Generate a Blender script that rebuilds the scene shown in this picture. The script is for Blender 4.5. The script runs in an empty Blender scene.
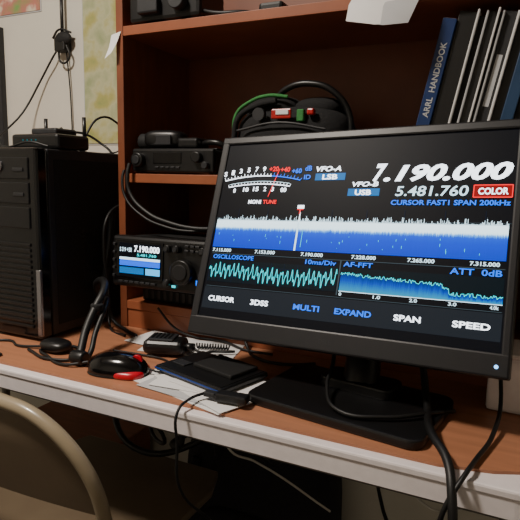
import bpy, bmesh, math, random
from mathutils import Vector, Matrix, Euler
random.seed(7)
C=bpy.context
D=bpy.data
# ---------------------------------------------------------------- materials
def s2l(c):
    return tuple(((x/255)/12.92 if x/255<=.04045 else ((x/255+.055)/1.055)**2.4) for x in c)
def mat(name,rgb,rough=.5,metal=0,var=0,scale=20,bump=0,stretch=None,coat=0):
    m=D.materials.new(name);m.use_nodes=True
    nt=m.node_tree;b=nt.nodes['Principled BSDF']
    col=s2l(rgb)+(1,)
    b.inputs['Base Color'].default_value=col
    b.inputs['Roughness'].default_value=rough
    b.inputs['Metallic'].default_value=metal
    if coat: b.inputs['Coat Weight'].default_value=coat
    if var or bump:
        tc=nt.nodes.new('ShaderNodeTexCoord');mp=nt.nodes.new('ShaderNodeMapping')
        nz=nt.nodes.new('ShaderNodeTexNoise');nz.inputs['Scale'].default_value=scale;nz.inputs['Detail'].default_value=6
        if stretch: mp.inputs['Scale'].default_value=stretch
        nt.links.new(tc.outputs['Object'],mp.inputs[0]);nt.links.new(mp.outputs[0],nz.inputs['Vector'])
        if var:
            r=nt.nodes.new('ShaderNodeValToRGB')
            r.color_ramp.elements[0].position=.3;r.color_ramp.elements[1].position=.7
            r.color_ramp.elements[0].color=tuple(x*(1-var) for x in col[:3])+(1,)
            r.color_ramp.elements[1].color=tuple(min(1,x*(1+var)) for x in col[:3])+(1,)
            nt.links.new(nz.outputs['Fac'],r.inputs[0]);nt.links.new(r.outputs[0],b.inputs['Base Color'])
        if bump:
            bp=nt.nodes.new('ShaderNodeBump');bp.inputs['Strength'].default_value=bump;bp.inputs['Distance'].default_value=.002
            nt.links.new(nz.outputs['Fac'],bp.inputs['Height']);nt.links.new(bp.outputs[0],b.inputs['Normal'])
    return m
def emi(name,rgb,st=1.0):
    m=D.materials.new(name);m.use_nodes=True;nt=m.node_tree
    b=nt.nodes['Principled BSDF'];b.inputs['Base Color'].default_value=(0.002,0.002,0.002,1);b.inputs['Roughness'].default_value=.45
    b.inputs['Specular IOR Level'].default_value=.12
    b.inputs['Emission Color'].default_value=s2l(rgb)+(1,);b.inputs['Emission Strength'].default_value=st
    return m
M={}
M['wall']=mat('wall_paint',(210,206,194),.8,var=.05,scale=6,bump=.15)
M['ceil']=mat('ceiling_paint',(225,220,210),.9,var=.03)
M['floor']=mat('floor_carpet',(60,52,48),.95,var=.3,scale=80,bump=.5)
M['trim']=mat('trim_white',(200,195,185),.5,var=.03)
M['wood']=mat('bookcase_laminate',(122,68,43),.45,var=.16,scale=9,stretch=(1,8,1),bump=.05)
M['woodedge']=mat('bookcase_edge',(146,84,55),.4,var=.14,scale=12)
M['mat']=mat('desk_board',(166,112,82),.42,var=.12,scale=6,stretch=(1,14,1))
M['plastic_w']=mat('table_plastic',(232,224,224),.45,var=.04,scale=60,bump=.2)
M['blk']=mat('black_plastic',(16,16,17),.38,var=.15,scale=60)
M['bezel']=mat('monitor_bezel',(22,22,26),.42,var=.08,scale=90)
M['blkm']=mat('black_matte',(12,12,13),.75,var=.2,scale=90,bump=.1)
M['blkg']=mat('black_gloss',(10,10,12),.15,var=.1,scale=10)
M['dgrey']=mat('dark_grey',(34,35,38),.5,var=.15,scale=50)
M['grey']=mat('mid_grey',(110,110,112),.45,var=.1,scale=50)
M['silver']=mat('silver_trim',(160,160,165),.25,metal=.9,var=.05)
M['steel']=mat('steel_tube',(120,115,108),.3,metal=.8,var=.08)
M['tan']=mat('chair_enamel',(150,136,112),.33,var=.06,scale=15,coat=.3)
M['tan2']=mat('chair_panel',(104,90,72),.4,var=.08,scale=15,coat=.2)
M['paper']=mat('paper_white',(228,227,226),.8,var=.03,scale=8)
M['papery']=mat('paper_grey',(185,186,188),.8,var=.05,scale=8)
M['red']=mat('red_plastic',(170,28,30),.3,var=.1)
M['redl']=mat('mouse_red',(190,12,38),.3,var=.1)
M['green']=mat('green_webbing',(48,120,58),.8,var=.25,scale=200)
M['blue']=mat('book_blue',(22,48,98),.35,var=.1,scale=20)
M['bluel']=mat('book_midblue',(38,66,100),.4,var=.1,scale=20)
M['tabblue']=mat('tablet_blue_edge',(18,55,130),.3,var=.05)
M['fabric']=mat('bag_fabric',(18,18,20),.9,var=.3,scale=150,bump=.6)
M['fabric2']=mat('backpack_fabric',(22,20,26),.9,var=.3,scale=120,bump=.6)
M['rubber']=mat('cable_rubber',(12,12,13),.5,var=.1)
M['rubberw']=mat('cable_white',(200,198,190),.5,var=.05)
M['e_w']=emi('screen_white',(240,247,255),3.4)
M['e_w2']=emi('screen_pale',(200,228,240),2.4)
M['e_b']=emi('screen_blue_text',(10,110,255),2.0)
M['e_c']=emi('screen_cyan',(30,215,225),1.7)
M['e_c2']=emi('screen_teal',(20,120,130),.8)
M['e_r']=emi('screen_red',(255,35,40),2.0)
M['e_rd']=emi('screen_red_fill',(165,15,20),1.0)
M['e_line']=emi('screen_line',(90,110,120),.6)
M['e_grid']=emi('screen_grid',(10,40,80),.6)
M['e_blk']=emi('screen_black',(10,14,24),.6)
M['e_menu']=emi('screen_menu_grey',(46,54,64),.55)
M['e_osc']=emi('screen_osc_bg',(4,26,36),.7)
M['e_cyl']=emi('screen_button',(10,115,190),1.2)
def spectrum(name,hi,lo,thr,noise,st):
    m=D.materials.new(name);m.use_nodes=True;nt=m.node_tree;N=nt.nodes;L=nt.links
    b=N['Principled BSDF'];b.inputs['Base Color'].default_value=(0,0,0,1);b.inputs['Roughness'].default_value=.45
    b.inputs['Specular IOR Level'].default_value=.12
    uv=N.new('ShaderNodeUVMap');uv.uv_map='scr'
    sx=N.new('ShaderNodeSeparateXYZ');L.new(uv.outputs[0],sx.inputs[0])
    mp=N.new('ShaderNodeMapping');mp.inputs['Scale'].default_value=(noise,1.2,1);L.new(uv.outputs[0],mp.inputs[0])
    nz=N.new('ShaderNodeTexNoise');nz.inputs['Scale'].default_value=1;nz.inputs['Detail'].default_value=3;nz.inputs['Roughness'].default_value=.8
    L.new(mp.outputs[0],nz.inputs['Vector'])
    ad=N.new('ShaderNodeMath');ad.operation='MULTIPLY_ADD';ad.inputs[1].default_value=.3;L.new(nz.outputs['Fac'],ad.inputs[0]);L.new(sx.outputs['Y'],ad.inputs[2])
    r=N.new('ShaderNodeValToRGB');e=r.color_ramp.elements
    e[0].position=0;e[0].color=s2l(lo)+(1,)
    e[1].position=1;e[1].color=s2l(hi)+(1,)
    for p,c in thr:
        x=e.new(p);x.color=s2l(c)+(1,)
    sc=N.new('ShaderNodeMath');sc.operation='MULTIPLY';sc.inputs[1].default_value=.77;L.new(ad.outputs[0],sc.inputs[0])
    L.new(sc.outputs[0],r.inputs[0]);L.new(r.outputs[0],b.inputs['Emission Color']);b.inputs['Emission Strength'].default_value=st
    return m
M['e_spec']=spectrum('spectrum_noise',(215,238,245),(0,38,150),[(.45,(0,45,168)),(.60,(2,58,178)),(.655,(70,140,205)),(.70,(205,232,242))],260,2.6)
M['e_fft']=spectrum('fft_noise',(10,40,80),(30,170,190),[(.3,(5,130,200)),(.55,(0,70,190)),(.8,(0,45,130))],120,1.3)

# ---------------------------------------------------------------- geometry helpers
def fin(me,name,m,smooth=False):
    o=D.objects.new(name,me);C.collection.objects.link(o)
    if m: me.materials.append(M[m] if isinstance(m,str) else m)
    for p in me.polygons: p.use_smooth=smooth
    return o
def box(sx,sy,sz,loc=(0,0,0),m='blk',bev=0,rot=None,seg=2,name='p'):
    me=D.meshes.new(name);bm=bmesh.new();bmesh.ops.create_cube(bm,size=1)
    for v in bm.verts: v.co=Vector((v.co.x*sx,v.co.y*sy,v.co.z*sz))
    if bev: bmesh.ops.bevel(bm,geom=bm.edges[:],offset=bev,segments=seg,profile=.5,affect='EDGES')
    Mx=Matrix.Translation(Vector(loc))
    if rot: Mx=Mx@Euler(rot).to_matrix().to_4x4()
    bm.transform(Mx);bm.to_mesh(me);bm.free()
    return fin(me,name,m,False)
def bb(x0,x1,y0,y1,z0,z1,m='blk',bev=0,**k):
    return box(x1-x0,y1-y0,z1-z0,((x0+x1)/2,(y0+y1)/2,(z0+z1)/2),m,bev,**k)
def cyl(r,h,loc=(0,0,0),axis='Z',m='blk',r2=None,seg=32,bev=0,name='p',rot=None):
    me=D.meshes.new(name);bm=bmesh.new()
    bmesh.ops.create_cone(bm,cap_ends=True,segments=seg,radius1=r,radius2=r if r2 is None else r2,depth=h)
    if bev:
        es=[e for e in bm.edges if len(e.link_faces)==2 and abs(e.link_faces[0].normal.dot(e.link_faces[1].normal))<.7]
        bmesh.ops.bevel(bm,geom=es,offset=bev,segments=2,profile=.5,affect='EDGES')
    R={'X':Matrix.Rotation(math.pi/2,4,'Y'),'Y':Matrix.Rotation(math.pi/2,4,'X'),'Z':Matrix.Identity(4)}[axis]
    if rot is not None: R=rot
    bm.transform(Matrix.Translation(Vector(loc))@R);bm.to_mesh(me);bm.free()
    o=fin(me,name,m,True)
    for p in me.polygons: p.use_smooth=len(p.vertices)==4
    return o
def sph(sx,sy,sz,loc=(0,0,0),m='blk',flat=None,pw=1.0,rz=0,name='p'):
    me=D.meshes.new(name);bm=bmesh.new();bmesh.ops.create_uvsphere(bm,u_segments=40,v_segments=24,radius=1)
    for v in bm.verts:
        c=v.co
        c=Vector([math.copysign(abs(a)**pw,a) for a in c])
        if flat is not None and c.z<flat: c.z=flat
        v.co=Vector((c.x*sx,c.y*sy,c.z*sz))
    bm.transform(Matrix.Translation(Vector(loc))@Matrix.Rotation(rz,4,'Z'));bm.to_mesh(me);bm.free()
    return fin(me,name,m,True)
def tube(pts,r,m='rubber',name='p',cyc=False,nurbs=True,res=6):
    cu=D.curves.new(name,'CURVE');cu.dimensions='3D';cu.bevel_depth=r;cu.bevel_resolution=3;cu.resolution_u=res
    sp=cu.splines.new('BEZIER');sp.bezier_points.add(len(pts)-1)
    for b,p in zip(sp.bezier_points,pts):
        b.co=p;b.handle_left_type=b.handle_right_type='AUTO' if nurbs else 'VECTOR'
    sp.use_cyclic_u=cyc;cu.use_fill_caps=True
    o=D.objects.new(name,cu);C.collection.objects.link(o)
    dg=C.evaluated_depsgraph_get();me=D.meshes.new_from_object(o.evaluated_get(dg))
    D.objects.remove(o);me.materials.clear()
    return fin(me,name,m,True)
def poly(pts,m,name='p'):
    me=D.meshes.new(name);me.from_pydata([Vector(p) for p in pts],[],[list(range(len(pts)))]);me.update()
    return fin(me,name,m)
def prism(pts,z0,z1,m,name='p',bev=0):
    bm=bmesh.new();lo=[bm.verts.new((p[0],p[1],z0)) for p in pts];f=bm.faces.new(lo)
    r=bmesh.ops.extrude_face_region(bm,geom=[f])
    for g in r['geom']:
        if isinstance(g,bmesh.types.BMVert): g.co.z=z1
    bmesh.ops.recalc_face_normals(bm,faces=bm.faces[:])
    if bev: bmesh.ops.bevel(bm,geom=bm.edges[:],offset=bev,segments=2,profile=.5,affect='EDGES')
    me=D.meshes.new(name);bm.to_mesh(me);bm.free();return fin(me,name,m)
def text(body,x0,y0,x1,y1,m,z=0,bold=.012,shear=0):
    cu=D.curves.new('t','FONT');cu.body=body;cu.size=1;cu.offset=bold;cu.shear=shear;cu.resolution_u=3
    o=D.objects.new('t',cu);C.collection.objects.link(o)
    dg=C.evaluated_depsgraph_get();me=D.meshes.new_from_object(o.evaluated_get(dg));D.objects.remove(o)
    xs=[v.co.x for v in me.vertices];ys=[v.co.y for v in me.vertices]
    a,b_,c,d=min(xs),max(xs),min(ys),max(ys)
    for v in me.vertices:
        v.co=Vector((x0+(v.co.x-a)/(b_-a)*(x1-x0),y0+(v.co.y-c)/(d-c)*(y1-y0),z))
    me.materials.clear()
    return fin(me,'t',m)
def join(name,parts,Mx=None):
    parts=[p for p in parts if p is not None]
    mats=[];vs=[];fs=[];mi=[];sm=[];uvs=[];hasuv=False
    for o in parts:
        me=o.data;off=len(vs)
        vs+=[v.co.copy() for v in me.vertices]
        mp=[]
        for mm in me.materials:
            if mm not in mats: mats.append(mm)
            mp.append(mats.index(mm))
        uvl=me.uv_layers.get('scr')
        for p in me.polygons:
            fs.append([off+i for i in p.vertices]);mi.append(mp[min(p.material_index,len(mp)-1)] if mp else 0);sm.append(p.use_smooth)
            for li in p.loop_indices: uvs.append(tuple(uvl.data[li].uv) if uvl else (0,0))
        if uvl: hasuv=True
    me=D.meshes.new(name);me.from_pydata(vs,[],fs)
    for mm in mats: me.materials.append(mm)
    for p,a,s in zip(me.polygons,mi,sm): p.material_index=a;p.use_smooth=s
    if hasuv:
        l=me.uv_layers.new(name='scr')
        for i,u in enumerate(uvs): l.data[i].uv=u
    me.update()
    for o in parts:
        D.objects.remove(o)
    o=D.objects.new(name,me);C.collection.objects.link(o)
    co=[v.co for v in me.vertices]
    if Mx is not None: o.matrix_world=Mx
    else:
        c=Vector(((min(v.x for v in co)+max(v.x for v in co))/2,(min(v.y for v in co)+max(v.y for v in co))/2,min(v.z for v in co)))
        me.transform(Matrix.Translation(-c));o.location=c
    return o
TZ=.74           # table top height
MT=TZ+.004       # top of desk board
# ---------------------------------------------------------------- camera
yaw,pit,rol=.442,.150,-.022
f=Vector((-math.sin(yaw)*math.cos(pit),math.cos(yaw)*math.cos(pit),-math.sin(pit)))
r=Vector((math.cos(yaw),math.sin(yaw),0));d=f.cross(r)
r2=r*math.cos(rol)+d*math.sin(rol);d2=-r*math.sin(rol)+d*math.cos(rol)
cam=D.cameras.new('camera');co=D.objects.new('camera',cam);C.collection.objects.link(co)
mw=Matrix((( r2.x,-d2.x,-f.x,0),(r2.y,-d2.y,-f.y,0),(r2.z,-d2.z,-f.z,1.08),(0,0,0,1)))
co.matrix_world=mw;cam.lens=36*541/520;cam.sensor_width=36;cam.clip_start=.02
C.scene.camera=co
# ---------------------------------------------------------------- room
XL,XR,YF,YB,ZC=-2.3,1.6,-1.6,1.25,2.45
join('floor',[bb(XL-.1,XR+.1,YF-.1,YB+.1,-.08,0,'floor')])
join('ceiling',[bb(XL-.1,XR+.1,YF-.1,YB+.1,ZC,ZC+.08,'ceil')])
join('wall_back',[bb(XL-.1,XR+.1,YB,YB+.1,0,ZC,'wall')])
join('wall_front',[bb(XL-.1,XR+.1,YF-.1,YF,0,ZC,'wall')])
join('wall_left',[bb(XL-.1,XL,YF,YB,0,ZC,'wall')])
join('wall_right',[bb(XR,XR+.1,YF,YB,0,ZC,'wall')])
join('baseboard_back',[bb(XL,XR,YB-.014,YB,0,.09,'trim',.003)])
# ---------------------------------------------------------------- bookcase (stands on table)
bx0,bx1,by0,by1,bz1=-.789,.10,.939,1.20,1.72
P=[bb(bx0,bx0+.018,by0,by1,MT,bz1,'wood',.0015),bb(bx1-.018,bx1,by0,by1,MT,bz1,'wood',.0015),
   bb(bx0+.018,bx1-.018,by1-.008,by1-.002,MT,bz1,'wood'),
   bb(bx0+.018,bx1-.018,by0+.002,by1-.008,bz1-.02,bz1,'wood',.001),
   bb(bx0+.018,bx1-.018,by0+.004,by0+.02,MT,.785,'woodedge',.001)]
for z in (.805,1.084,1.385): P.append(bb(bx0+.018,bx1-.018,by0+.001,by1-.008,z-.019,z,'woodedge',.001))
join('bookcase',P)
# ---------------------------------------------------------------- folding table
def rrect(x0,x1,y0,y1,r,n=8):
    pts=[]
    for cx,cy,a in ((x1-r,y0+r,-90),(x1-r,y1-r,0),(x0+r,y1-r,90),(x0+r,y0+r,180)):
        for i in range(n+1):
            t=math.radians(a+90*i/n);pts.append((cx+r*math.cos(t),cy+r*math.sin(t)))
    return pts
tx0,tx1,ty0,ty1=-1.76,.10,.629,1.235
P=[prism(rrect(tx0,tx1,ty0,ty1,.075),TZ-.012,TZ,'plastic_w',bev=.003),
   prism(rrect(tx0+.002,tx1-.002,ty0+.002,ty1-.002,.073),TZ-.036,TZ-.011,'plastic_w')]
for lx in (-1.45,.03):
    for ly in (.74,1.16): 
        P.append(cyl(.0125,.70,(lx,ly,.352),m='steel'));P.append(cyl(.016,.02,(lx,ly,.01),m='blk'))
    P.append(cyl(.0125,.42,(lx,.95,.22),'Y','steel'));P.append(cyl(.0125,.42,(lx,.95,.69),'Y','steel'))
    P.append(tube([(lx,.95,.69),(lx+(.3 if lx<-1 else -.3),.95,.69)],.008,'steel'))
for ly in (.665,1.20): P.append(bb(tx0+.08,tx1-.08,ly-.006,ly+.006,TZ-.055,TZ-.034,'steel'))
join('folding_table',P)
join('desk_board',[prism([(tx0+.03,ty0+.016),(-.062,ty0+.016),(.0,ty0+.03),(.06,ty0+.058),(tx1-.008,ty0+.10),(tx1-.008,ty1-.02),(tx0+.03,ty1-.02)],TZ+.0003,MT,'mat')])
# ---------------------------------------------------------------- computer monitor
W,H=.505,.360
ctr=Vector((-.246,.807,1.08-.086));yw,tl,mr=-.086,.366,.041
u=Vector((math.cos(yw),math.sin(yw),0));n0=Vector((math.sin(yw),-math.cos(yw),0))
v=Vector((0,0,1))*math.cos(tl)-n0*math.sin(tl)
u,v=u*math.cos(mr)+v*math.sin(mr),v*math.cos(mr)-u*math.sin(mr)
n=u.cross(v)
MM=Matrix(((u.x,v.x,n.x,ctr.x),(u.y,v.y,n.y,ctr.y),(u.z,v.z,n.z,ctr.z),(0,0,0,1)))
def q(a,b,c,d_,m,z):
    o=poly([(a/1000-W/2,b/1000-H/2,z),(c/1000-W/2,b/1000-H/2,z),(c/1000-W/2,d_/1000-H/2,z),(a/1000-W/2,d_/1000-H/2,z)],m)
    l=o.data.uv_layers.new(name='scr')
    for i,uvv in enumerate(((0,0),(1,0),(1,1),(0,1))): l.data[i].uv=uvv
    return o
def T(s,a,b,c,d_,m,z=-.0022,**k): return text(s,a/1000-W/2,b/1000-H/2,c/1000-W/2,d_/1000-H/2,m,z,**k)
def ln(pts,w,m,z=-.0021):
    vs=[];fs=[]
    for (a,b),(c,d_) in zip(pts[:-1],pts[1:]):
        dx,dy=c-a,d_-b;L_=math.hypot(dx,dy) or 1;nx,ny=-dy/L_*w/2,dx/L_*w/2
        i=len(vs)
        for x,y in ((a+nx,b+ny),(a-nx,b-ny),(c-nx,d_-ny),(c+nx,d_+ny)): vs.append((x/1000-W/2,y/1000-H/2,z))
        fs.append((i,i+1,i+2,i+3))
    me=D.meshes.new('l');me.from_pydata(vs,[],fs);me.update();return fin(me,'l',m)
x0,x1,y0,y1=15,493,32,345
P=[]
P+=[bb(-W/2,-W/2+x0/1000,-H/2,H/2,-.03,0,'bezel',.003),bb(-W/2+x1/1000,W/2,-H/2,H/2,-.03,0,'bezel',.003),
    bb(-W/2,W/2,-H/2,-H/2+y0/1000,-.03,.0004,'bezel',.003),bb(-W/2,W/2,-H/2+y1/1000,H/2,-.03,.0004,'bezel',.003),
    bb(-W/2+.004,W/2-.004,-H/2+.004,H/2-.004,-.032,-.006,'blk')]
P+=[box(.40,.27,.03,(0,0,-.045),'blk',.012),cyl(.05,.03,(0,-.02,-.07),m='blk')]
P+=[q(x0-1,y0-1,x1+1,y1+1,'e_blk',-.0035)]
za=-.0030
P+=[q(x0,206,x1,206.8,'e_line',za)]
P+=[q(18,154,490,203,'e_spec',za)]
vs=[];fs=[]
for i in range(472):
    a=18+i;h=random.random()**3*9+1.5
    k=len(vs)
    for x,y in ((a,202.5),(a+.8,202.5),(a+.8,202.5+h),(a,202.5+h)): vs.append((x/1000-W/2,y/1000-H/2,za+.0002))
    fs.append((k,k+1,k+2,k+3))
me=D.meshes.new('sp');me.from_pydata(vs,[],fs);me.update();P.append(fin(me,'sp','e_w2'))
for gx in (60,117,233,290,348,406,460): P.append(q(gx-.3,203,gx+.3,224,'e_grid',za+.0003))
P+=[q(175.5,154,178.5,206,'e_w2',za+.0004),q(186,160,187.0,188,'e_c',za+.0004),q(176.4,203,178,219,'e_w',za+.0004),T('T',171,216,182,224,'e_r'),T('1',171,225,183,231,'e_w')]
for i in range(30):
    a=random.uniform(25,485);b=random.uniform(160,180);P.append(q(a,b,a+.8,b+random.uniform(1,5),'e_c',za+.0004))
for i,s in enumerate(('7.115.000','7.153.000','7.190.000','7.228.000','7.265.000','7.315.000')): 
    a=20+i*85;P.append(T(s,a,145.5,min(a+38,490),151.5,'e_w2',bold=.025))
P+=[q(20,142,490,143,'e_line',za+.0003)]
P+=[T('OSCILLOSCOPE',24,133,105,140.5,'e_b',bold=.02),T('10ms/Div',200,133,252,140.5,'e_b',bold=.02),T('AF-FFT',264,133,310,140.5,'e_b',bold=.02),T('ATT  0dB',420,132,487,141,'e_b',bold=.02)]
P+=[q(20,93,256,131,'e_osc',za),q(262,95,490,131,'e_osc',za),q(258,88,260,142,'e_line',za)]
for gy in (102,112,122): P.append(q(20,gy-.3,256,gy+.3,'e_grid',za+.0001))
for gx in range(20,257,24): P.append(q(gx-.3,93,gx+.3,131,'e_grid',za+.0001))
pts=[]
for i in range(0,236*2):
    x=20+i/2
    t=i/2
    y=111+8.5*math.sin(t*2*math.pi/9.3)+5*math.sin(t*2*math.pi/4.1+1)+random.uniform(-3,3)+2.5*math.sin(t/31)
    pts.append((x,y))
P+=[ln(pts,1.3,'e_c',za+.0003)]
N=200;xs=[262+228*i/N for i in range(N+1)];vs=[];fs=[]
for i,x in enumerate(xs):
    t=i/N
    h=26-10*t if t<.66 else (14 if t<.70 else 8)
    h=max(4,h+random.uniform(-3,3))
    vs+=[(x/1000-W/2,(95)/1000-H/2,za+.0002),(x/1000-W/2,(95+h)/1000-H/2,za+.0002)]
    if i: fs.append((2*i-2,2*i,2*i+1,2*i-1))
me=D.meshes.new('fft');me.from_pydata(vs,[],fs);me.update()
l=me.uv_layers.new(name='scr')
for p in me.polygons:
    for li in p.loop_indices:
        vi=me.loops[li].vertex_index;l.data[li].uv=(vi//2/N,vi%2*.9)
P.append(fin(me,'fft','e_fft'))
P+=[ln([(xs[i],min(129,(vs[2*i+1][1]+H/2)*1000+1)) for i in range(N+1)],1.0,'e_c',za+.0004),q(262,94,490,95,'e_w2',za+.0003)]
for i,s in enumerate(('0','1.0','2.0','3.0','4.0k')): 
    a=263+i*53;P.append(T(s,a,87.5,a+(4 if i==0 else 11),92.5,'e_w2',bold=.02))
P+=[q(20,84.5,490,85.3,'e_line',za)]
P+=[q(18,46,491,83,'e_menu',za)]
for s,a,b,m in (('CURSOR',30,82,'e_w'),('3DSS',113,146,'e_w'),('MULTI',191,235,'e_b'),('EXPAND',260,317,'e_b'),('SPAN',350,388,'e_w'),('SPEED',430,478,'e_w')):
    P.append(T(s,a,59,b,68,m,bold=.03))
P+=[T('7',292,269,313,299,'e_w',bold=.04,shear=.3),T('.190.000',309,269,490,296,'e_w',bold=.04,shear=.3),
    T('5.481.760',330,246,434,262,'e_w2',bold=.015,shear=.1),
    q(441,244,491,262,'e_rd',za),T('COLOR',447,248,486,258,'e_w',bold=.025),
    T('CURSOR FAST1 SPAN 200kHz',325,232,490,240,'e_b',bold=.025)]
P+=[ln([(441,244),(491,244),(491,262),(441,262),(441,244)],1.5,'e_r')]
P+=[T('VFO-A',194,289,238,298,'e_w',bold=.03,shear=.2),q(194,274,246,286,'e_cyl',za),T('LSB',207,275,233,284,'e_w',bold=.03),
    T('VFO-B',260,262,302,270,'e_w',bold=.03,shear=.2),q(254,247,305,259,'e_cyl',za),T('USB',266,248,292,257,'e_w',bold=.03)]
SY=8
par=lambda top,dr,a,b,n=30:[(a+(b-a)*i/n,SY+top-dr*((a+(b-a)*i/n-92)/75)**2) for i in range(n+1)]
P+=[ln(par(276,9,20,112),1.8,'e_w'),ln(par(276,9,112,168),1.8,'e_b'),ln(par(261,8,30,150),1.8,'e_w'),ln(par(266,8,30,150),.8,'e_w2')]
for i in range(24):
    x=20+148*i/23;y=SY+276-9*((x-92)/75)**2
    P.append(ln([(x,y),(x+(x-92)*.03,y+(4 if i%3 else 6))],1.0,'e_w' if x<112 else 'e_b'))
for i in range(20):
    x=30+120*i/19;y=SY+261-8*((x-92)/75)**2
    P.append(ln([(x,y),(x+(x-92)*.03,y+4)],.8,'e_w'))
for s,a,m in (('S',15,'e_w'),('1',30,'e_w'),('3',46,'e_w'),('5',62,'e_w'),('7',78,'e_w'),('9',93,'e_w'),('+20',106,'e_r'),('+40',128,'e_r'),('+60',150,'e_b')):
    b=SY+284-8*((a-90)/75)**2
    P.append(T(s,a,b,a+(6 if len(s)<2 else 18),b+9,m,bold=.03))
P+=[T('dB',174,SY+283,186,SY+292,'e_b',bold=.02),T('ID',174,SY+268,186,SY+276,'e_b',bold=.02),ln([(112,SY+238),(126,SY+288)],1.5,'e_r')]
for s,a in (('0',40),('10',60),('15',80),('2',101),('3',116),('00',134)):
    b=SY+248-6*((a-90)/75)**2
    P.append(T(s,a,b,a+(5 if len(s)<2 else 11),b+8,'e_w',bold=.03))
P+=[T('MONI',75,233,100,240,'e_w',bold=.03),T('TUNE',104,233,130,240,'e_r',bold=.03)]
P+=[cyl(.0025,.002,(W/2-.016,-H/2+.014,.0006),m=emi('led_blue',(120,190,255),4)),T('DELL',243,12,262,19,'dgrey',z=.0008)]
mon=join('computer_monitor',P,MM)
P=[]
bc=Vector((-.205,.775));ang=math.radians(-8)
def rot2(x,y): return (bc.x+x*math.cos(ang)-y*math.sin(ang),bc.y+x*math.sin(ang)+y*math.cos(ang))
P.append(prism([rot2(x,y) for x,y in rrect(-.135,.135,-.10,.08,.02)],MT+.0005,MT+.014,'blk',bev=.003))
P.append(prism([rot2(x,y) for x,y in rrect(-.06,.06,.0,.06,.015)],MT+.013,MT+.03,'blk',bev=.003))
P.append(tube([(-.20,.80,MT+.02),(-.205,.835,.83),(-.215,.845,.93),(-.235,.835,.975)],.028,'blk'))
st=join('monitor_stand',P)
mwi=mon.matrix_world.inverted();st.parent=mon;st.matrix_parent_inverse=mwi
# ---------------------------------------------------------------- computer tower
P=[];X0,X1,Y0,Y1,Z0,Z1=-1.015,-.837,.759,1.16,MT+.008,1.128
P+=[bb(X0,X1,Y0+.03,Y1,Z0,Z1,'dgrey',.003),bb(X0-.001,X1+.001,Y0,Y0+.03,Z0-.002,Z1+.001,'blkg',.006)]
P+=[bb(X1-.010,X1+.002,Y0-.001,Y0+.006,Z0+.005,Z0+.14,'silver',.002)]
P+=[bb(X0+.012,X1-.018,Y0-.003,Y0+.004,Z1-.06-.048*i,Z1-.018-.048*i,'blk',.002) for i in range(3)]
P+=[bb(X0+.12,X1-.03,Y0-.005,Y0,Z1-.045-.048*i,Z1-.038-.048*i,'dgrey',.001) for i in range(2)]
for i in range(16): P.append(bb(X0+.015,X1-.02,Y0-.003,Y0+.002,Z0+.02+i*.011,Z0+.026+i*.011,'blk',.001))
P+=[cyl(.012,.005,(X0+.08,Y0-.004,Z1-.035),'Y','silver'),cyl(.010,.007,(X0+.08,Y0-.004,Z1-.035),'Y','blkg')]
P+=[bb(X1-.0005,X1+.0012,Y0+.045,Y1-.02,Z0+.02,Z1-.02,'blkm',.001)]
for i in range(9):
    for j in range(7): P.append(cyl(.0035,.001,(X1+.0014,Y0+.12+j*.011,Z0+.12+i*.011),'X','blk',seg=8))
for yy in (Y0+.05,Y1-.05):
    for xx in (X0+.03,X1-.03): P.append(cyl(.012,.0105,(xx,yy,MT+.0055),m='blk'))
join('computer_tower',P)
TT=Z1+.001
P=[box(.13,.09,.03,(-.90,.86,TT+.0155),'blk',.006),box(.07,.06,.014,(-.90,.87,TT+.037),'dgrey',.004)]
P+=[cyl(.004,.05,(-.955+.11*i,.90,TT+.045),m='blk') for i in range(2)]
for i in range(4): P.append(cyl(.0015,.001,(-.93+.012*i,.8145,TT+.018),'Y',M['e_c2'],seg=8))
join('network_router',P)
P=[tube([(-.86,.908,TT+.02),(-.845,.95,TT+.075),(-.84,1.02,TT+.06),(-.83,1.10,TT+.02),(-.822,1.18,TT-.05),(-.82,1.2,MT+.1)],.0025),
   tube([(-.93,.908,TT+.02),(-.96,.95,TT+.055),(-.99,1.0,TT+.02),(-.93,1.08,TT+.004),(-.88,1.12,TT+.03),(-.825,1.19,TT)],.002),
   tube([(-.98,.80,TT+.003),(-.94,.79,TT+.003),(-.88,.79,TT+.012),(-.845,.80,TT+.004)],.002),
   tube([(-1.0,.9,TT+.003),(-1.0,.96,TT+.035),(-.97,1.02,TT+.05),(-.93,1.06,TT+.02),(-.90,1.05,TT+.003)],.003)]
join('router_cable',P)
wx=-1.235
P=[bb(wx-.018,wx+.022,YB-.03,YB,1.43,1.47,'blk',.004),cyl(.005,.2,(wx+.005,YB-.018,1.53),m='blk'),sph(.03,.012,.02,(wx+.01,YB-.02,1.465),'blkm'),
   tube([(wx-.03,YB-.02,1.47),(wx,YB-.025,1.49),(wx+.04,YB-.02,1.48)],.003),tube([(wx+.02,YB-.02,1.45),(wx+.03,YB-.02,1.41),(wx+.0,YB-.02,1.40),(wx-.01,YB-.02,1.44)],.003),
   tube([(wx-.01,YB-.012,1.45),(wx-.03,YB-.02,1.42),(wx-.08,YB-.02,1.36),(wx-.13,1.20,1.26),(wx-.12,1.1,1.17),(-1.05,1.04,TT+.035),(-.98,1.0,TT+.008),(-.95,.96,TT+.003)],.0028),
   tube([(wx+.012,YB-.012,1.44),(wx+.02,YB-.008,1.3),(wx+.018,YB-.008,.9)],.002)]
join('wall_antenna',P)
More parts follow.
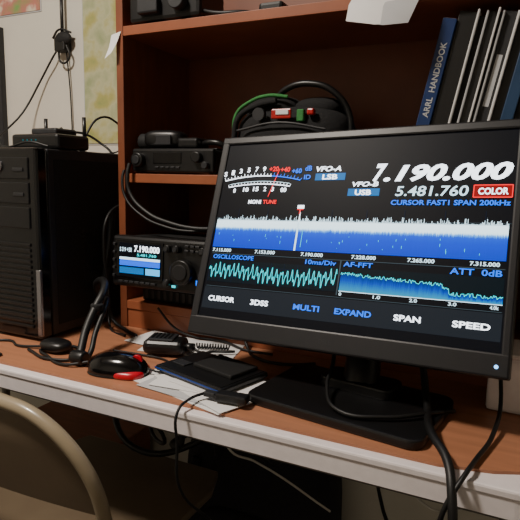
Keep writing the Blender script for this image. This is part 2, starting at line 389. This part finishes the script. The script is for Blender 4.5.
def poster(name,xa,xb,za_,zb,kind):
    m=D.materials.new(name);m.use_nodes=True;nt=m.node_tree;b=nt.nodes['Principled BSDF'];b.inputs['Roughness'].default_value=.5
    tc=nt.nodes.new('ShaderNodeTexCoord');vz=nt.nodes.new('ShaderNodeTexNoise');vz.inputs['Scale'].default_value=kind[0];vz.inputs['Detail'].default_value=4
    nt.links.new(tc.outputs['Object'],vz.inputs['Vector'])
    r_=nt.nodes.new('ShaderNodeValToRGB');e=r_.color_ramp.elements
    e[0].position=.3;e[0].color=s2l(kind[1])+(1,);e[1].position=.75;e[1].color=s2l(kind[-1])+(1,)
    for i,c in enumerate(kind[2:-1]): x=e.new(.42+.09*i);x.color=s2l(c)+(1,)
    nt.links.new(vz.outputs['Fac'],r_.inputs[0]);nt.links.new(r_.outputs[0],b.inputs['Base Color'])
    join(name,[bb(xa,xb,YB-.004,YB-.001,za_,zb,m),bb(xa-.004,xb+.004,YB-.002,YB-.0005,za_-.004,zb+.004,'papery')])
poster('wall_map',-1.165,-1.02,1.17,1.60,(12,(135,150,90),(170,165,100),(182,182,145),(110,135,85)))
poster('world_map_poster',-1.75,-1.33,1.56,1.95,(14,(90,150,170),(215,205,180),(190,120,110),(120,160,90)))
P=[bb(-2.0,-1.49,YB-.02,YB,1.12,1.525,'dgrey',.003),bb(-1.98,-1.51,YB-.022,YB-.015,1.14,1.505,'papery')]
join('picture_frame',P)
# ---------------------------------------------------------------- radio transceiver + supply it stands on
P=[];rx,ry=-.620,.875
w,h=.250,.098
P+=[box(w,.21,h,(0,.12,0),'blkm',.004),box(w+.004,.03,h+.006,(0,.01,0),'blk',.006)]
fy=-.006
P+=[bb(-w/2+.012,-.002,fy-.002,fy+.002,-.035,.042,'blkg',.001)]
def rq(a,b,c,d_,m,k=1): return poly([(a,fy-.0022-.0003*k,b),(c,fy-.0022-.0003*k,b),(c,fy-.0022-.0003*k,d_),(a,fy-.0022-.0003*k,d_)],m)
def rt(s,a,b,c,d_,m):
    o=text(s,a,b,c,d_,m,bold=.03)
    for vv in o.data.vertices: vv.co=Vector((vv.co.x,fy-.0040,vv.co.y))
    return o
sx0,sx1,sz0,sz1=-w/2+.018,-.006,-.030,.038
rb=emi('radio_blue',(0,85,225),2.2)
P+=[rq(sx0,sz0,sx1,sz1,'e_blk'),rq(sx0+.002,-.008,sx1-.002,.004,rb,3),rq(sx0+.002,.004,sx1-.002,.009,'e_w2',3),
    rq(sx0+.002,-.024,sx1-.04,-.011,M['e_cyl'],2),rq(sx1-.036,-.024,sx1-.002,-.011,emi('radio_cyan',(60,170,230),2.2),2),
    rt('7.190.000',sx0+.038,.021,sx1-.003,.034,'e_w'),rt('5.481.760',sx0+.045,.0125,sx1-.010,.018,'e_c'),rt('S 3 9 +20',sx0+.003,.020,sx0+.032,.029,'e_w2')]
for i in range(7): P.append(box(.011,.005,.005,(sx0+.006+i*.013,fy-.002,-.041),'dgrey',.001))
for i in range(5): P.append(box(.006,.005,.006,(-w/2+.006,fy-.002,.034-.016*i),'dgrey',.001))
P+=[cyl(.024,.016,(.047,fy-.01,-.010),'Y','blk',bev=.002),cyl(.016,.02,(.047,fy-.011,-.010),'Y','blkm',bev=.002)]
for a,b in ((.012,.033),(.032,.033),(.09,.033),(.108,.012),(.09,-.012),(.108,-.032),(.012,-.034)):
    P+=[cyl(.0075,.012,(a,fy-.007,b),'Y','blk',bev=.001),cyl(.0045,.016,(a,fy-.008,b),'Y','dgrey')]
for i in range(6): P.append(box(.009,.005,.005,(.052+.012*(i%3),fy-.002,.040-.009*(i//3)),'dgrey',.001))
P+=[rq(.074,-.034,.082,-.024,'e_b',1),rq(.02,-.043,.029,-.038,'e_c',1),rq(.086,-.004,.095,.001,'e_b',1)]
for a in (-.1,.1): P+=[box(.02,.02,.008,(a,.18,-h/2-.003),'blk',.002),box(.02,.02,.008,(a,.06,-h/2-.003),'blk',.002)]
tr=Matrix.Translation((rx,ry+.0,.907))@Matrix.Rotation(math.radians(2),4,'Z')@Matrix.Rotation(math.radians(-3),4,'X')
join('ham_radio_transceiver',P,tr)
P=[bb(-.74,-.53,.955,1.15,.8065,.838,'blkm',.004)]
for i in range(12): P.append(bb(-.73+.016*i,-.722+.016*i,.9535,.957,.812,.832,'dgrey'))
join('power_supply',P)
# ---------------------------------------------------------------- mobile radio with fist mic on the middle shelf
P=[];cz=1.085
P+=[box(.20,.13,.045,(-.655,1.02,cz+.026),'blkm',.004),box(.202,.014,.050,(-.655,.952,cz+.027),'blk',.005,seg=3)]
for i in range(10): P.append(box(.012,.10,.006,(-.735+.018*i,1.03,cz+.051),'blk',.001))
P+=[box(.07,.002,.022,(-.665,.9445,cz+.032),'blkg',.0005),cyl(.015,.016,(-.735,.940,cz+.028),'Y','blk',bev=.002),cyl(.009,.019,(-.735,.939,cz+.028),'Y','dgrey',bev=.001),
    cyl(.011,.014,(-.59,.940,cz+.034),'Y','blk',bev=.002),cyl(.007,.014,(-.57,.941,cz+.018),'Y','dgrey',bev=.001)]
for i in range(5): P.append(box(.009,.004,.004,(-.69+.013*i,.944,cz+.013),'dgrey',.001))
for s in (-.08,.08): P.append(box(.02,.02,.004,(-.655+s,.99,cz+.0025),'blk'))
# mic lying on top
P+=[sph(.046,.028,.020,(-.695,.985,cz+.072),'blk',pw=.6,rz=.15),box(.05,.004,.020,(-.69,.958,cz+.070),'dgrey',.001),cyl(.018,.03,(-.745,.985,cz+.068),'X','blkm',bev=.004),
    box(.05,.05,.022,(-.63,.99,cz+.064),'blk',.006,seg=3),tube([(-.61,.99,cz+.062),(-.58,.98,cz+.066),(-.555,.985,cz+.060),(-.545,1.03,cz+.02)],.006,'blk')]
join('mobile_radio',P)
P=[tube([(-.75,.930,cz+.02),(-.752,.925,cz+.0),(-.745,.922,cz-.04),(-.70,.920,cz-.08),(-.64,.92,cz-.100),(-.58,.925,cz-.108),(-.53,.93,cz-.105)],.0045),
   tube([(-.765,.930,cz+.006),(-.766,.925,cz-.01),(-.755,.92,cz-.05),(-.71,.918,cz-.088),(-.65,.918,cz-.108),(-.60,.922,cz-.114),(-.56,.93,cz-.110)],.003)]
join('microphone_cable',P)
# ---------------------------------------------------------------- camera bag
P=[];bx,by=-.415,1.035
P+=[sph(.118,.07,.068,(bx,by,cz+.068),'fabric',pw=.62),sph(.09,.03,.045,(bx,by-.055,cz+.055),'fabric',pw=.6),sph(.06,.05,.03,(bx-.045,by,cz+.128),'fabric',pw=.8),sph(.05,.045,.022,(bx+.05,by,cz+.13),'fabric',pw=.8)]
P+=[tube([(bx-.112,by-.045,cz+.03),(bx-.116,by-.05,cz+.08),(bx-.108,by-.055,cz+.12),(bx-.08,by-.055,cz+.142),(bx-.04,by-.055,cz+.153),(bx+.0,by-.05,cz+.150)],.0035,'green')]
P+=[tube([(bx-.108,by-.055,cz+.03),(bx-.110,by-.058,cz+.08),(bx-.100,by-.061,cz+.112),(bx-.065,by-.06,cz+.133),(bx-.02,by-.058,cz+.142)],.006,'fabric')]
P+=[tube([(bx-.04,by-.03,cz+.14),(bx-.01,by-.04,cz+.165),(bx+.05,by-.045,cz+.172),(bx+.09,by-.04,cz+.155),(bx+.115,by-.03,cz+.12),(bx+.122,by-.03,cz+.06)],.006,'blk')]
P+=[tube([(bx-.09,by-.085,cz+.085),(bx,by-.09,cz+.098),(bx+.09,by-.085,cz+.085)],.0025,'dgrey'),
    box(.040,.006,.018,(bx+.0,by-.079,cz+.115),'red',.002),box(.026,.008,.008,(bx+.003,by-.080,cz+.117),'paper',.001),box(.014,.012,.022,(bx+.036,by-.07,cz+.112),'green',.002),box(.014,.014,.012,(bx+.056,by-.07,cz+.118),'red',.003),
    cyl(.012,.012,(bx-.045,by-.080,cz+.115),'Y','dgrey')]
join('camera_bag',P)
# ---------------------------------------------------------------- books
P=[];x=-.185;th=math.radians(11)
spec=[(.022,.262,'blue',.0),(.028,.272,'blk',.006),(.003,.27,'paper',.0),(.010,.262,'blkm',.01),(.003,.268,'papery',.004),(.014,.268,'blk',.01),(.003,.268,'paper',-.004),(.004,.262,'blkm',.0),(.003,.264,'papery',.0),(.018,.266,'dgrey',.008),(.004,.262,'paper',.0),(.014,.258,'blk',.01),(.018,.25,'bluel',.004),(.012,.255,'blkm',.012),(.004,.25,'paper',.0)]
for t,hh,m,dy in spec:
    w_=t/math.cos(th)
    R=Matrix.Translation((x,.955+dy,1.0855))@Matrix.Rotation(th,4,'Y')
    o=bb(0,t,0,.2,0,hh,m,min(.0012,t*.3));o.data.transform(R);P.append(o)
    if m in('blk','blue','bluel'):
        o=bb(.002,t-.002,.003,.1995,hh-.003,hh+.0005,'paper');o.data.transform(R);P.append(o)
    if m=='blue':
        tt=text('ARRL  HANDBOOK',0,0,.12,t*.45,'papery',bold=.02)
        tt.data.transform(Matrix(((0,-1,0,t*.75),(0,0,1,-.0006),(1,0,0,.105),(0,0,0,1))))
        tt.data.transform(R);P.append(tt)
        o=bb(.001,t-.001,-.0005,.001,.03,.06,'bluel');o.data.transform(R);P.append(o)
    if m=='dgrey':
        o=bb(t*.25,t*.75,-.0006,.001,.12,.2,'papery');o.data.transform(R);P.append(o)
    x+=w_
join('leaning_books',P)
def sheet(name,rows,m='paper'):
    bm=bmesh.new();g=[[bm.verts.new(p) for p in rw] for rw in rows]
    for i in range(len(g)-1):
        for j in range(len(g[0])-1): bm.faces.new((g[i][j],g[i][j+1],g[i+1][j+1],g[i+1][j]))
    me=D.meshes.new(name);bm.to_mesh(me);bm.free();o=fin(me,name,m,True)
    return o
SH=1.385
dx=.034
rows=[[(-.30,1.02,SH+.002),(-.25,1.02,SH+.002),(-.20,1.03,SH+.002)],[(-.305,.945,SH+.003),(-.255,.94,SH+.003),(-.205,.95,SH+.003)],
      [(-.31,.925,SH-.002),(-.26,.92,SH+.0),(-.205,.93,SH+.002)],[(-.312,.905,SH-.022),(-.262,.90,SH-.024),(-.212,.915,SH-.016)],[(-.312,.893,SH-.050),(-.262,.885,SH-.062),(-.226,.90,SH-.058)]]
rows=[[(a+dx,b,c) for a,b,c in rr] for rr in rows]
join('paper_sheet',[sheet('s',rows),sheet('s2',[[(a+.012,b+.002,c-.0015 if b<.94 else c-.0005) for a,b,c in rr] for rr in rows],'papery')])
P=[box(.17,.10,.06,(-.67,.99,SH+.033),'blk',.008),box(.05,.02,.03,(-.70,.935,SH+.03),'dgrey',.004),cyl(.018,.02,(-.63,.932,SH+.034),'Y','dgrey',bev=.002),
   tube([(-.74,.99,SH+.05),(-.73,.99,SH+.10),(-.61,.99,SH+.10),(-.60,.99,SH+.05)],.006,'blk'),tube([(-.60,.96,SH+.02),(-.55,.95,SH+.006),(-.50,.96,SH+.005),(-.46,1.0,SH+.005)],.004),box(.05,.06,.02,(-.45,1.0,SH+.012),'blk',.006)]
for s in (-.07,.07): P.append(cyl(.006,.003,(-.67+s,.99,SH+.0016),m='blk'))
join('portable_radio',P)
P=[];z=SH+.001
for i,(m,t) in enumerate((('wood',.03),('blkm',.02),('papery',.025))): P.append(bb(-.16,.06-.01*i,1.04,1.17,z,z+t,m,.002));z+=t+.0003
join('book_stack',P)
join('taped_note',[sheet('n',[[(-.80,.9385,1.37),(-.775,.9385,1.375)],[(-.805,.936,1.345),(-.78,.93,1.35)],[(-.808,.925,1.32),(-.785,.92,1.33)]])])
# ---------------------------------------------------------------- desk items
a=math.radians(14)
P=[sph(.054,.031,.034,(0,0,.001),'blkg',flat=0,pw=.85),sph(.0545,.0315,.008,(0,0,.0003),'blk',flat=0,pw=.8),
   sph(.030,.0330,.011,(.022,0,.004),'redl',flat=-.3,pw=.7),
   cyl(.010,.007,(.034,0,.024),'Y','redl'),tube([(.012,-.004,.0332),(.034,-.006,.028),(.05,-.006,.014)],.0008,'dgrey'),tube([(.012,.004,.0332),(.034,.006,.028),(.05,.006,.014)],.0008,'dgrey'),
   tube([(.053,0,.012),(.075,.004,.006),(.082,.03,.004),(.06,.07,.003),(.0,.09,.003),(-.06,.10,.003)],.0018)]
join('computer_mouse',P,Matrix.Translation((-.597,.703,MT+.0005))@Matrix.Rotation(a,4,'Z'))
P=[]
def pap(cx,cy,ang_,z,w_=.21,h_=.15,m='paper'): 
    P.append(box(w_,h_,.0007,(cx,cy,z),m,rot=(0,0,ang_)))
pap(-.445,.735,-.25,MT+.0008);pap(-.435,.728,-.12,MT+.0020,.18,.14,m='papery');pap(-.42,.735,-.42,MT+.0032,.19,.13);pap(-.445,.742,.1,MT+.0044,.15,.12);pap(-.41,.735,-.2,MT+.0056,.15,.10)
pap(-.56,.88,.2,MT+.0010,.19,.10);pap(-.62,.885,-.1,MT+.0022,.16,.09)
join('loose_papers',P)
P=[box(.16,.11,.010,(0,0,.0055),'blk',.003),box(.162,.003,.003,(0,-.0545,.0055),'tabblue',.001),box(.003,.112,.003,(-.080,0,.0055),'tabblue',.001),box(.150,.10,.001,(0,0,.011),'blk'),
   box(.09,.065,.007,(.02,.014,.0148),'blkm',.002),box(.03,.02,.003,(-.05,-.02,.0125),'dgrey',.001)]
join('tablet_computer',P,Matrix.Translation((-.445,.757,MT+.0075))@Matrix.Rotation(-.28,4,'Z'))
P=[box(.080,.052,.028,(0,0,.0145),'blk',.011,seg=3),box(.05,.042,.006,(-.005,0,.029),'dgrey',.002),cyl(.008,.02,(.046,0,.013),'X','blk')]
for i in range(5): P.append(box(.003,.03,.002,(-.022+.008*i,0,.0325),'blk'))
P+=[tube([(.052,0,.013),(.07,-.005,.006),(.09,.01,.004),(.12,.015,.004),(.13,.02,.004)],.0025)]
co_=[]
for i in range(150):
    t=i/6*2*math.pi/2;co_.append((.05+.00045*i,.035+.004*math.cos(t),.006+.004*math.sin(t)))
P+=[tube(co_,.0016,res=2)]
join('hand_microphone',P,Matrix.Translation((-.585,.825,MT+.0032))@Matrix.Rotation(.30,4,'Z'))
# all loose desk cables, including the thick bundle rising beside the tower
P=[tube([(-.685,.700,MT+.010),(-.690,.712,MT+.022),(-.700,.735,MT+.050),(-.705,.765,MT+.085),(-.712,.80,MT+.115),(-.745,.835,MT+.125),(-.785,.86,MT+.11),(-.81,.90,MT+.08),(-.817,.93,MT+.14),(-.817,.95,MT+.25)],.0075,'rubber'),
   tube([(-.675,.702,MT+.006),(-.680,.725,MT+.016),(-.690,.75,MT+.045),(-.70,.79,MT+.085),(-.73,.83,MT+.09),(-.77,.86,MT+.07),(-.81,.89,MT+.04),(-.82,.92,MT+.02)],.005,'rubber'),
   cyl(.013,.030,(-.683,.700,MT+.0135),axis='X',m='blk',bev=.004),cyl(.012,.014,(-.7045,.772,MT+.088),m='fabric',bev=.003)]
P+=[tube([(-.66,.698,MT+.010),(-.70,.68,MT+.004),(-.76,.70,MT+.004),(-.80,.725,MT+.004),(-.78,.76,MT+.004),(-.72,.75,MT+.004),(-.70,.72,MT+.004),(-.74,.69,MT+.004),(-.82,.71,MT+.004)],.0028),
    sph(.032,.022,.012,(-.775,.735,MT+.0125),'blk',pw=.8),tube([(-.81,.73,MT+.006),(-.86,.72,MT+.003),(-.90,.735,MT+.003),(-.95,.70,MT+.003),(-1.02,.70,MT+.003)],.0025)]
P+=[tube([(-.815,1.0,1.02),(-.812,.93,.99),(-.812,.915,.92),(-.808,.92,.84),(-.795,.915,.77),(-.74,.90,MT+.005),(-.70,.88,MT+.005)],.004),
   tube([(-.820,1.02,.9),(-.815,.93,.86),(-.805,.92,.80),(-.785,.90,MT+.005),(-.72,.87,MT+.005)],.0028),
   tube([(-.68,.93,.80),(-.64,.93,MT+.02),(-.60,.932,MT+.006),(-.52,.932,MT+.006),(-.46,.91,MT+.004),(-.40,.91,MT+.004)],.0026),
   tube([(-.48,.93,.80),(-.46,.92,MT+.01),(-.42,.88,MT+.004),(-.36,.87,MT+.004),(-.31,.90,MT+.004)],.003),
   tube([(-.96,.68,MT+.003),(-.90,.66,MT+.003),(-.84,.66,MT+.003),(-.90,.665,MT+.003),(-1.0,.69,MT+.003)],.002)]
join('desk_cables',P)
P=[tube([(-.14,.87,.90),(-.11,.82,.80),(-.095,.77,MT+.022),(-.075,.68,MT+.02),(-.05,.635,MT+.01),(-.04,.606,.725),(-.035,.600,.66),(-.03,.61,.5),(-.04,.66,.2),(-.1,.8,.02)],.0055),
   tube([(-.02,.87,.88),(.0,.82,.78),(-.005,.74,MT+.01),(-.022,.66,MT+.006),(-.030,.625,MT+.004),(-.045,.606,.72),(-.06,.62,.66),(-.12,.72,.58),(-.2,.9,.6)],.003),
   tube([(-.27,.86,.87),(-.245,.80,.80),(-.235,.74,MT+.03),(-.20,.69,MT+.02),(-.14,.70,MT+.02),(-.09,.74,MT+.02),(-.06,.80,MT+.006)],.003)]
join('monitor_cables',P)
P=[box(.05,.022,.012,(0,0,.008),'blk',.003,rot=(0,0,.1)),box(.02,.014,.008,(-.035,-.003,.008),'dgrey',.002),tube([(-.045,-.005,.008),(-.055,-.03,.006),(-.058,-.058,-.004),(-.056,-.062,-.05),(-.055,-.058,-.12),(-.04,.0,-.2),(-.06,.1,-.3)],.0022)]
join('usb_adapter',P,Matrix.Translation((-.360,.675,MT+.005)))
P=[bb(-.02,.09,.84,.925,MT+.001,MT+.085,'plastic_w',.006),bb(-.024,.094,.836,.929,MT+.085,MT+.092,'plastic_w',.003)]
join('storage_bin',P)
# ---------------------------------------------------------------- under the table
P=[sph(.20,.09,.26,(-.52,1.14,.262),'fabric2',flat=-.97,pw=.6),sph(.14,.04,.13,(-.52,1.05,.17),'fabric2',pw=.6),
   tube([(-.60,1.06,.42),(-.58,1.03,.52),(-.50,1.05,.55),(-.44,1.08,.50)],.010,'fabric2'),tube([(-.66,1.06,.40),(-.68,1.01,.25),(-.64,1.03,.08)],.012,'fabric2')]
join('backpack',P)
P=[bb(-1.3,-.92,1.0,1.22,.001,.36,'wood',.004),bb(-1.29,-.93,.99,1.002,.03,.33,'woodedge',.003),cyl(.01,.02,(-1.11,.985,.2),'Y','steel')]
join('storage_box',P)
P=[tube([(-.48,1.22,.68),(-.44,.95,.66),(-.43,.90,.60),(-.40,.92,.52),(-.36,1.0,.54),(-.25,1.1,.5)],.004),tube([(-.8,1.1,.66),(-.74,.9,.60),(-.62,.85,.585),(-.52,.88,.60),(-.44,.98,.64)],.005),
   tube([(-.72,1.0,.67),(-.66,.85,.62),(-.60,.84,.56),(-.66,.88,.54),(-.72,.95,.58)],.004),tube([(-.62,1.0,.68),(-.57,.85,.63),(-.56,.84,.56),(-.60,.87,.54),(-.55,.95,.56)],.006),box(.12,.05,.04,(-.70,.93,.60),'blk',.008),
   tube([(-.9,1.15,.60),(-.82,.95,.52),(-.70,.90,.48),(-.60,.95,.50),(-.50,1.0,.60)],.007),tube([(-.86,1.1,.66),(-.78,.92,.66),(-.72,.90,.65),(-.60,.93,.67)],.009)]
join('under_table_cables',P)
join('white_cable',[tube([(-.35,1.2,.62),(-.25,1.0,.60),(-.15,.85,.62),(-.06,.78,.60),(-.02,.85,.62)],.002,'rubberw'),tube([(-.50,.95,.68),(-.50,.88,.62),(-.46,.86,.56),(-.42,.88,.54),(-.30,1.0,.40)],.0022,'rubberw')])
# ---------------------------------------------------------------- folding chair
P=[];cx,cy=-.718,.50
hw=.227;tr_=.0105;R_=.14;zt=.756
def back(z): return cy+(.79-z)*.22
def by_(c): return back(c)+(0 if c>.4 else (.4-c)*0.05)
pts=[(cx-hw,.02),(cx-hw,.45),(cx-hw,zt-R_)]
for i in range(1,6):
    t=math.radians(90*i/6);pts.append((cx-hw+R_-R_*math.cos(t),zt-R_+R_*math.sin(t)))
pts+=[(cx-hw+R_,zt),(cx,zt+.004),(cx+hw-R_,zt)]
for i in range(1,6):
    t=math.radians(90-90*i/6);pts.append((cx+hw-R_+R_*math.cos(t),zt-R_+R_*math.sin(t)))
pts+=[(cx+hw,zt-R_),(cx+hw,.45),(cx+hw,.02)]
P.append(tube([(a,by_(c),c) for a,c in pts],tr_,'tan'))
rows=[]
for i in range(13):
    z=.60+(zt-.004-.60)*i/12
    half=hw-R_+math.sqrt(max(0,R_**2-(z-(zt-R_))**2)) if z>zt-R_ else hw
    half-=.004
    rows.append([(cx+half*(j/8-1),back(z)+.002-.014*(1-(j/8-1)**2)*min(1,(zt-z)/.05),z) for j in range(17)])
P.append(sheet('bp',rows,'tan2'));P.append(sheet('bp2',[[(x_,y_+.002,z_) for x_,y_,z_ in rr] for rr in rows],'tan2'))
P.append(prism([(cx-.2,.60),(cx+.2,.60),(cx+.205,.88),(cx+.18,.95),(cx-.18,.95),(cx-.205,.88)],.435,.452,'tan2',bev=.004))
for s in (-1,1):
    P.append(tube([(cx+s*.212,.63,.52),(cx+s*.212,.78,.40),(cx+s*.212,.95,.02)],tr_,'tan',nurbs=False))
    P.append(cyl(.014,.02,(cx+s*.212,.95,.011),m='blk'));P.append(cyl(.014,.02,(cx+s*hw,by_(.02),.011),m='blk'))
P.append(cyl(.009,.42,(cx,.90,.14),'X','tan'));P.append(cyl(.009,.45,(cx,by_(.16),.16),'X','tan'))
join('folding_chair',P)
# ---------------------------------------------------------------- lights
def area(name,loc,size,e,col,rot=(0,0,0),shape='DISK'):
    l=D.lights.new(name,'AREA');l.energy=e;l.size=size;l.color=col;l.shape=shape
    o=D.objects.new(name,l);C.collection.objects.link(o);o.location=loc;o.rotation_euler=rot
area('ceiling_light_bulb',(-1.0,.0,2.33),.28,41,(1,.90,.79))
join('ceiling_light',[cyl(.2,.03,(-1.0,.0,2.432),m='trim',bev=.004),cyl(.17,.03,(-1.0,.0,2.41),m=emi('lamp_glass',(255,240,220),2),bev=.008)])
w_=D.worlds.new('world');C.scene.world=w_;w_.use_nodes=True
w_.node_tree.nodes['Background'].inputs[0].default_value=(.5,.45,.4,1);w_.node_tree.nodes['Background'].inputs[1].default_value=.03
